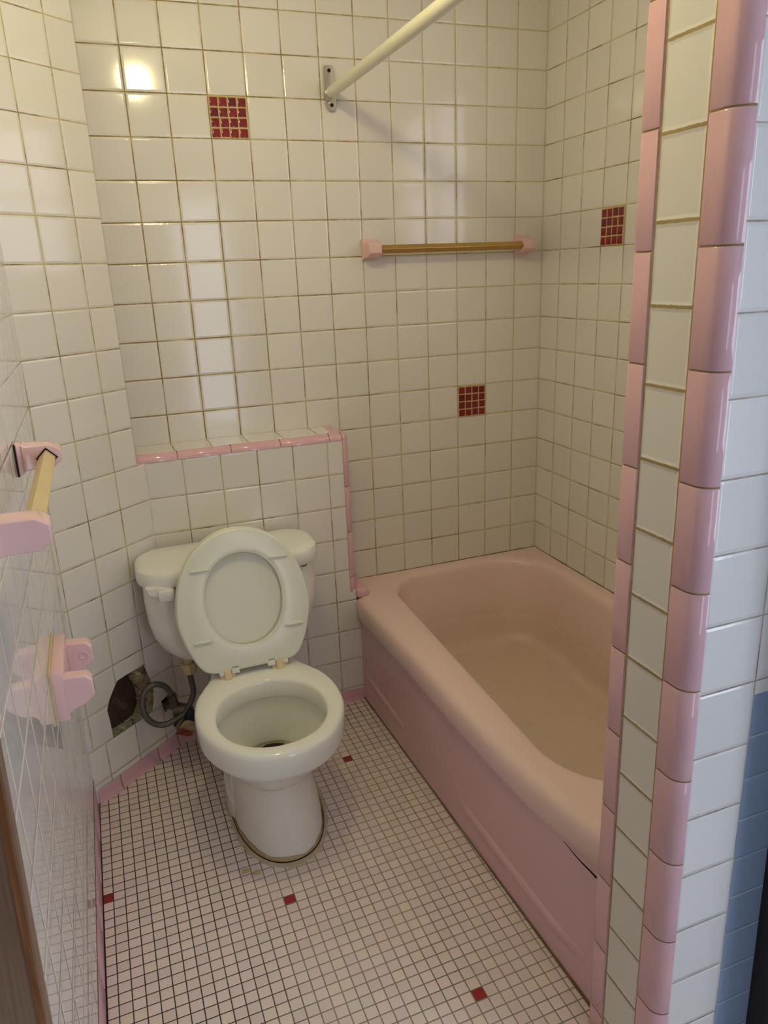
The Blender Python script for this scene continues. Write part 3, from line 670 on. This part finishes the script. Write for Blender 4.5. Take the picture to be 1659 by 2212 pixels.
tb = thing('towel_bar', 'gold towel bar with pink ceramic posts on the back wall above the bathtub', 'towel bar', W(-3.25, 0, -5.83))
for (a, b) in ((-6.03, -5.56), (-1.03, -.55)):
    mb = post(MB(), lambda s, o, z: W(s, -o, z), (a, b, -6.10, -5.53), (a+.03, b-.03, -6.04, -5.63), .58, .16); o = mb.build('post', M['porcelain_pink'], tb); bevelled(o); tag(o, 'pink ceramic post')
mb = MB(); diamond(W(-5.66, -.40, -5.83), W(-.93, -.40, -5.83), Vector((0, 1, 0)), Vector((0, 0, 1)), .125*P, mb); tag(mb.build('bar', M['gold'], tb), 'square gold bar set on edge')
tb2 = thing('towel_bar', 'pale gold towel bar with pink ceramic posts on the left wall', 'towel bar', LW(-9.6, -9.27))
for (a, b) in ((-7.52, -7.12), (-12.05, -11.63)):
    mb = post(MB(), lambda s, o, z: LW(s, z, o), (a, b, -9.56, -9.0), (a, b, -9.47, -9.05), .73, .17); o = mb.build('post', M['porcelain_pink'], tb2); bevelled(o, .0025); tag(o, 'pink ceramic post')
mb = MB(); diamond(LW(-11.9, -9.28, .50), LW(-7.4, -9.28, .50), Vector((1, 0, 0)), Vector((0, 0, 1)), .145*P, mb); tag(mb.build('bar', M['goldpale'], tb2), 'square pale gold bar set on edge')
mb = MB(); mb.add([tuple(LW(-7.535, -9.28+z, .50+x)) for x, z in ((-.18, 0), (0, .18), (.18, 0), (0, -.18))], [(0, 1, 2, 3)]); mb.build('socket', M['black'], tb2, fix=False)
mb = MB(); mb.tube([LW(-7.53, -9.0-.56*i/6, .012) for i in range(7)], .0025, 6); tag(mb.build('gap', M['black'], tb2), 'dark gap where the far post has pulled from the wall')

# ------------------------------------------------------------------ toilet paper holder
ph = thing('paper_holder', 'empty pink ceramic toilet paper holder on the left wall', 'toilet paper holder', LW(-7.8, -13.3))
def PB(mb, lo, hi, bev): mb.box(lo, hi, bev, fn=lambda s, o, z: tuple(LW(s, z, o)))
mb = MB(); PB(mb, (-8.60, -.04, -13.82), (-6.97, .26, -12.84), .05); tag(mb.build('backplate', M['porcelain_pink'], ph), 'thick pink ceramic back plate')
for (a, b) in ((-8.60, -8.33), (-7.24, -6.97)):
    mb = MB(); pr = [(.2, -12.96), (.62, -13.0), (.70, -13.10), (.71, -13.40), (.52, -13.57), (.32, -13.62), (.2, -13.75)]
    def pring(s, e): 
        c = (.42, -13.3); return [tuple(LW(s, c[1]+(z-c[1])*e, c[0]+(o-c[0])*e)) for o, z in pr]
    mb.loft([pring(a, .93), pring(a+.03, 1), pring(b-.03, 1), pring(b, .93)], True, True, True, smooth=False); o = mb.build('arm', M['porcelain_pink'], ph); bevelled(o, .002); tag(o, 'pink ceramic arm')
    if b > -7.5:
        g = MB(); rr = .075
        g.loft([[tuple(LW(s, -13.27+q*math.sin(t), .53+q*math.cos(t))) for t in [2*math.pi*k/20 for k in range(20)]] for s, q in ((a-.004, rr*1.25), (a-.012, rr), (a-.006, rr*.8), (a-.003, .002))], True); g.build('socket', M['pink'], o)
mb = MB(); mb.tube([LW(s, z, .02) for s, z in ((-6.95, -13.84), (-6.95, -12.82), (-8.62, -12.82), (-8.62, -13.84))], .0028, 6); tag(mb.build('caulk', M['nut'], ph), 'yellow caulk round the back plate')

# ------------------------------------------------------------------ shower rod
rod = thing('shower_rod', 'ivory shower curtain rod running out from the back wall', 'shower rod', W(-6.75, 0, -1.8))
ra, rb_ = W(-6.75, -.16, -1.86), W(-6.75, -12.75, -1.93)
mb = MB(); mb.tube([ra.lerp(rb_, t/20) for t in range(21)], .145*P, 28); mb.build('tube', M['rod'], rod)
mb = MB(); q = []
for i in range(40):
    t = i/39; c = ra.lerp(rb_, .32+.35*t); a = R(115)-R(150)*t; q.append(c+Vector((math.cos(a), 0, math.sin(a)))*.145*P)
mb.tube(q, .0007, 6); tag(mb.build('seam', M['seam'], rod), 'grimy seam spiralling round the rod')
def flange(y, sg):
    mb = MB(); ol = [(-.10, -1.19), (.08, -1.19), (.125, -1.25), (.17, -1.6), (.175, -1.87), (.15, -2.2), (.10, -2.29), (-.04, -2.29), (-.10, -2.22), (-.17, -1.9), (-.165, -1.6), (-.14, -1.25)]
    def fr(e, d): return [tuple(W(-6.75+x*e+.02, y+sg*d, -1.74+(z+1.74)*(1-(1-e)*.35))) for x, z in ol]
    mb.loft([fr(1, 0), fr(1, .05), fr(.85, .09), fr(.5, .085), fr(.3, .08)], True, True, True)
    o = mb.build('flange', M['chrome'], rod, sharp=25); tag(o, 'chrome wall flange')
    g = MB(); g.tube([W(-6.74, y+sg*.05, -1.87), W(-6.74, y+sg*.22, -1.87)], .185*P, 24); g.build('collar', M['chrome'], o)
    for (x, z) in ((-6.74, -1.32), (-6.71, -2.14)):
        g = MB(); g.tube([W(x, y+sg*.05, z), W(x, y+sg*.098, z)], [.055*P, .045*P], 12); g.build('screw', M['cavity'], o)
flange(0, -1); flange(-12.76, 1)

# ------------------------------------------------------------------ supply line, valve, clean-out
sl = thing('supply_hose', 'grey coiled water supply hose under the toilet tank', 'hose', W(-12.44, -2.6, -16.4))
hp = [(-12.44, -2.5, -16.75), (-12.42, -2.5, -17.0), (-12.41, -2.5, -17.3), (-12.52, -2.52, -17.6), (-12.72, -2.55, -17.88), (-12.98, -2.6, -17.98), (-13.25, -2.66, -18.03), (-13.53, -2.68, -17.93), (-13.73, -2.68, -17.66), (-13.78, -2.64, -17.32), (-13.69, -2.56, -17.0), (-13.42, -2.46, -16.86), (-13.18, -2.4, -16.98), (-13.04, -2.36, -17.2), (-12.98, -2.34, -17.45)]
mb = MB(); mb.tube(catmull([tuple(W(*p)) for p in hp], 8), .082*P, 14); mb.build('hose', M['hose'], sl)
mb = MB(); mb.tube([W(-12.44, -2.5, -16.2), W(-12.44, -2.5, -16.42)], .13*P, 12); mb.tube([W(-12.44, -2.5, -16.38), W(-12.44, -2.5, -16.68)], [.21*P, .2*P], 8); tag(mb.build('nut', M['nut'], sl), 'yellowed plastic nut')
mb = MB(); mb.tube([W(-12.985, -2.34, -17.35), W(-12.95, -2.32, -17.72)], .125*P, 10); tag(mb.build('coupling', M['pipe'], sl), 'tarnished metal coupling')
vl = thing('shutoff_valve', 'tarnished shutoff valve with paper tag beside the toilet', 'valve', W(-12.8, -2.2, -17.9))
st_ = CH(.54, -18.04, -.2); mb = MB(); mb.tube([st_, CH(.54, -18.02, .1), W(-12.75, -2.25, -17.88), W(-12.55, -2.45, -17.9)], .13*P, 14); mb.build('pipe_stub', M['pipe'], vl)
mb = MB(); mb.tube([W(-12.98, -2.3, -17.86), W(-12.6, -2.42, -17.9)], .19*P, 12); mb.tube([W(-12.70, -2.5, -17.95), W(-12.95, -2.62, -18.25)], [.10*P, .16*P], 10); mb.build('body', M['pipe'], vl)
def tagq(pts, m_, label):
    mb = MB(); a, b, c, d = [Vector(p) for p in pts]; g = [[a.lerp(b, i/6).lerp(d.lerp(c, i/6), j/6) for i in range(7)] for j in range(7)]
    n = (b-a).cross(d-a).normalized()
    top = [[tuple(W(*(p+n*(.025*math.sin(i*1.3+j)))) ) for i, p in enumerate(rw)] for j, rw in enumerate(g)]
    mb.loft(top, False); mb.loft([[tuple(W(*(p-n*.02+n*(.025*math.sin(i*1.3+j)))) ) for i, p in enumerate(rw)] for j, rw in enumerate(g)], False)
    tag(mb.build('tag', m_, vl, fix=False), label)
tagq([(-12.62, -2.72, -17.68), (-12.22, -2.6, -17.92), (-12.36, -2.66, -18.22), (-12.74, -2.76, -17.98)], M['tagblue'], 'navy blue end of the paper tag')
tagq([(-12.72, -2.78, -17.96), (-12.36, -2.68, -18.2), (-12.56, -2.74, -18.38), (-12.98, -2.84, -18.12)], M['tagwhite'], 'stained pale middle of the paper tag')
tagq([(-12.96, -2.85, -18.1), (-12.56, -2.75, -18.36), (-12.66, -2.78, -18.50), (-13.06, -2.88, -18.26)], M['tagred'], 'orange end of the paper tag')
co = thing('cleanout_cap', 'rusty round cast-iron clean-out cap inside the broken wall opening', 'pipe cap', CH(-.72, -17.4, -.6))
mb = MB(); rings = []
for rr, d in ((.80, -.9), (.80, -.36), (.76, -.28), (.6, -.22), (.3, -.19), (.02, -.18)):
    rings.append([tuple(CH(-.80+rr*.82*math.cos(a), -17.28+rr*math.sin(a), d)) for a in [2*math.pi*k/40 for k in range(40)]])
mb.loft(rings, True, True, True); cap = mb.build('cap', M['iron'], co)
cu = bpy.data.curves.new('lettering', 'FONT'); cu.body = 'TTHER'; cu.size = .2*P; cu.extrude = .0006; cu.align_x = 'CENTER'
to = bpy.data.objects.new('lettering', cu); COL.objects.link(to); bpy.context.view_layer.update()
me = bpy.data.meshes.new_from_object(to.evaluated_get(bpy.context.evaluated_depsgraph_get())); bpy.data.objects.remove(to)
me.materials.clear(); me.materials.append(plain('raised_iron', (.13, .10, .08), .6))
lt = bpy.data.objects.new('lettering', me); COL.objects.link(lt)
ax = Vector((CD[0], CD[1], 0)); az = Vector((0, 0, 1)); an = Vector((CN[0], CN[1], 0)); ca, sa = math.cos(R(-52)), math.sin(R(-52))
bx, bz = ax*ca+az*sa, -ax*sa+az*ca; o_ = CH(-.92, -17.32, -.185)
lt.matrix_world = Matrix(((bx.x, bz.x, an.x, o_.x), (bx.y, bz.y, an.y, o_.y), (bx.z, bz.z, an.z, o_.z), (0, 0, 0, 1)))
bpy.context.view_layer.update(); mw = lt.matrix_world.copy(); lt.parent = cap; lt.matrix_parent_inverse = cap.matrix_world.inverted(); lt.matrix_world = mw; lt['label'] = 'raised cast letters on the cap'
# torn plaster round the opening
mb = MB()
pl = [(-.16, -16.45), (-.10, -16.7), (-.02, -17.0), (.03, -17.3), (.0, -17.6), (-.1, -17.95)]
rw = catmull([(a, b, 0) for a, b in pl], 5)
mb.loft([[tuple(CH(p.x+.12, p.y, .006)) for p in rw], [tuple(CH(p.x-.02, p.y, .02+random.uniform(0, .02))) for p in rw], [tuple(CH(p.x-.16-random.uniform(0, .10), p.y, -.08)) for p in rw], [tuple(CH(p.x-.22-random.uniform(0, .12), p.y+random.uniform(-.03, .03), -.3)) for p in rw], [tuple(CH(p.x-.25, p.y, -.8)) for p in rw]], False)
tag(mb.build('torn_plaster', M['plaster'], wc, fix=False, sharp=0), 'torn tan plaster at the edge of the opening')
mb = MB(); rw = [(-1.36+1.28*i/14) for i in range(15)]
mb.loft([[tuple(CH(t, -18.0, -.005)) for t in rw], [tuple(CH(t, -17.97+random.uniform(0, .05), -.15)) for t in rw], [tuple(CH(t, -17.9+random.uniform(0, .12), -.4)) for t in rw], [tuple(CH(t, -17.8+random.uniform(0, .2), -.9)) for t in rw]], False)
tag(mb.build('rubble_ledge', M['dust'], wc, fix=False, sharp=0), 'crumbled plaster along the bottom of the opening')

# ------------------------------------------------------------------ loose chips of sealant
for i, (x, y, lab) in enumerate(((-12.03, -7.12, 'small ochre sealant chip on the floor, nearer the left wall'), (-11.80, -7.27, 'small ochre sealant chip on the floor, right one of the pair by the toilet foot'))):
    mb = MB(); mb.box((x-.09, y-.06, ZF+.0), (x+.07, y+.05, ZF+.03), .012, fn=lambda a, b, c: tuple(W(a, b, c))); tag(mb.build('sealant_chip', M['sealant']), lab, 'debris')

# ------------------------------------------------------------------ ceiling lamp (above the frame)
lp = thing('ceiling_light', 'lit round glass ceiling globe', 'ceiling light', W(-10.9, -9.8, ZC))
mb = MB(); gc, gr = W(-10.9, -9.8, .45), .44*P; rings = []
for i in range(1, 16):
    a = math.pi*i/16; rings.append([tuple(gc+Vector((gr*math.sin(a)*math.cos(b), gr*math.sin(a)*math.sin(b), gr*math.cos(a)))) for b in [2*math.pi*k/24 for k in range(24)]])
mb.loft(rings, True, True, True); tag(mb.build('globe', M['lamp'], lp), 'glowing globe')
mb = MB(); mb.tube([W(-10.9, -9.8, ZC), W(-10.9, -9.8, 1.5), W(-10.9, -9.8, 1.0)], [.05, .05, .035], 20); mb.build('canopy', M['fixture'], lp)

# ------------------------------------------------------------------ camera, world, view
F = 1591.2016/1659
yaw, pitch, roll = .3507020998933509, .3146848107010876, -.040070006498542116
cy, sy, cp, sp = math.cos(yaw), math.sin(yaw), math.cos(pitch), math.sin(pitch)
fw = Vector((sy*cp, cy*cp, -sp)); rt = Vector((cy, -sy, 0)); u_ = rt.cross(fw)
c, s = math.cos(roll), math.sin(roll); rt2 = rt*c+u_*s; up2 = u_*c-rt*s
cam = bpy.data.cameras.new('camera'); cam.sensor_fit = 'HORIZONTAL'; cam.sensor_width = 36; cam.lens = 36*F; cam.clip_start = .02
co_ = bpy.data.objects.new('camera', cam); COL.objects.link(co_)
loc = W(-13.4322, -21.2489, -6.4478)
co_.matrix_world = Matrix(((rt2.x, up2.x, -fw.x, loc.x), (rt2.y, up2.y, -fw.y, loc.y), (rt2.z, up2.z, -fw.z, loc.z), (0, 0, 0, 1)))
sc0 = bpy.context.scene; sc0.camera = co_
w = bpy.data.worlds.new('world'); sc0.world = w; w.use_nodes = True
w.node_tree.nodes['Background'].inputs[0].default_value = (.6, .75, 1, 1); w.node_tree.nodes['Background'].inputs[1].default_value = .3
vs = sc0.view_settings; vs.view_transform = 'Standard'; vs.look = 'None'; vs.gamma = 1; vs.exposure = .5; vs.use_curve_mapping = False
sc0.cycles.max_bounces = 10; sc0.cycles.diffuse_bounces = 5; sc0.cycles.glossy_bounces = 5; sc0.cycles.caustics_reflective = False; sc0.cycles.sample_clamp_indirect = 4
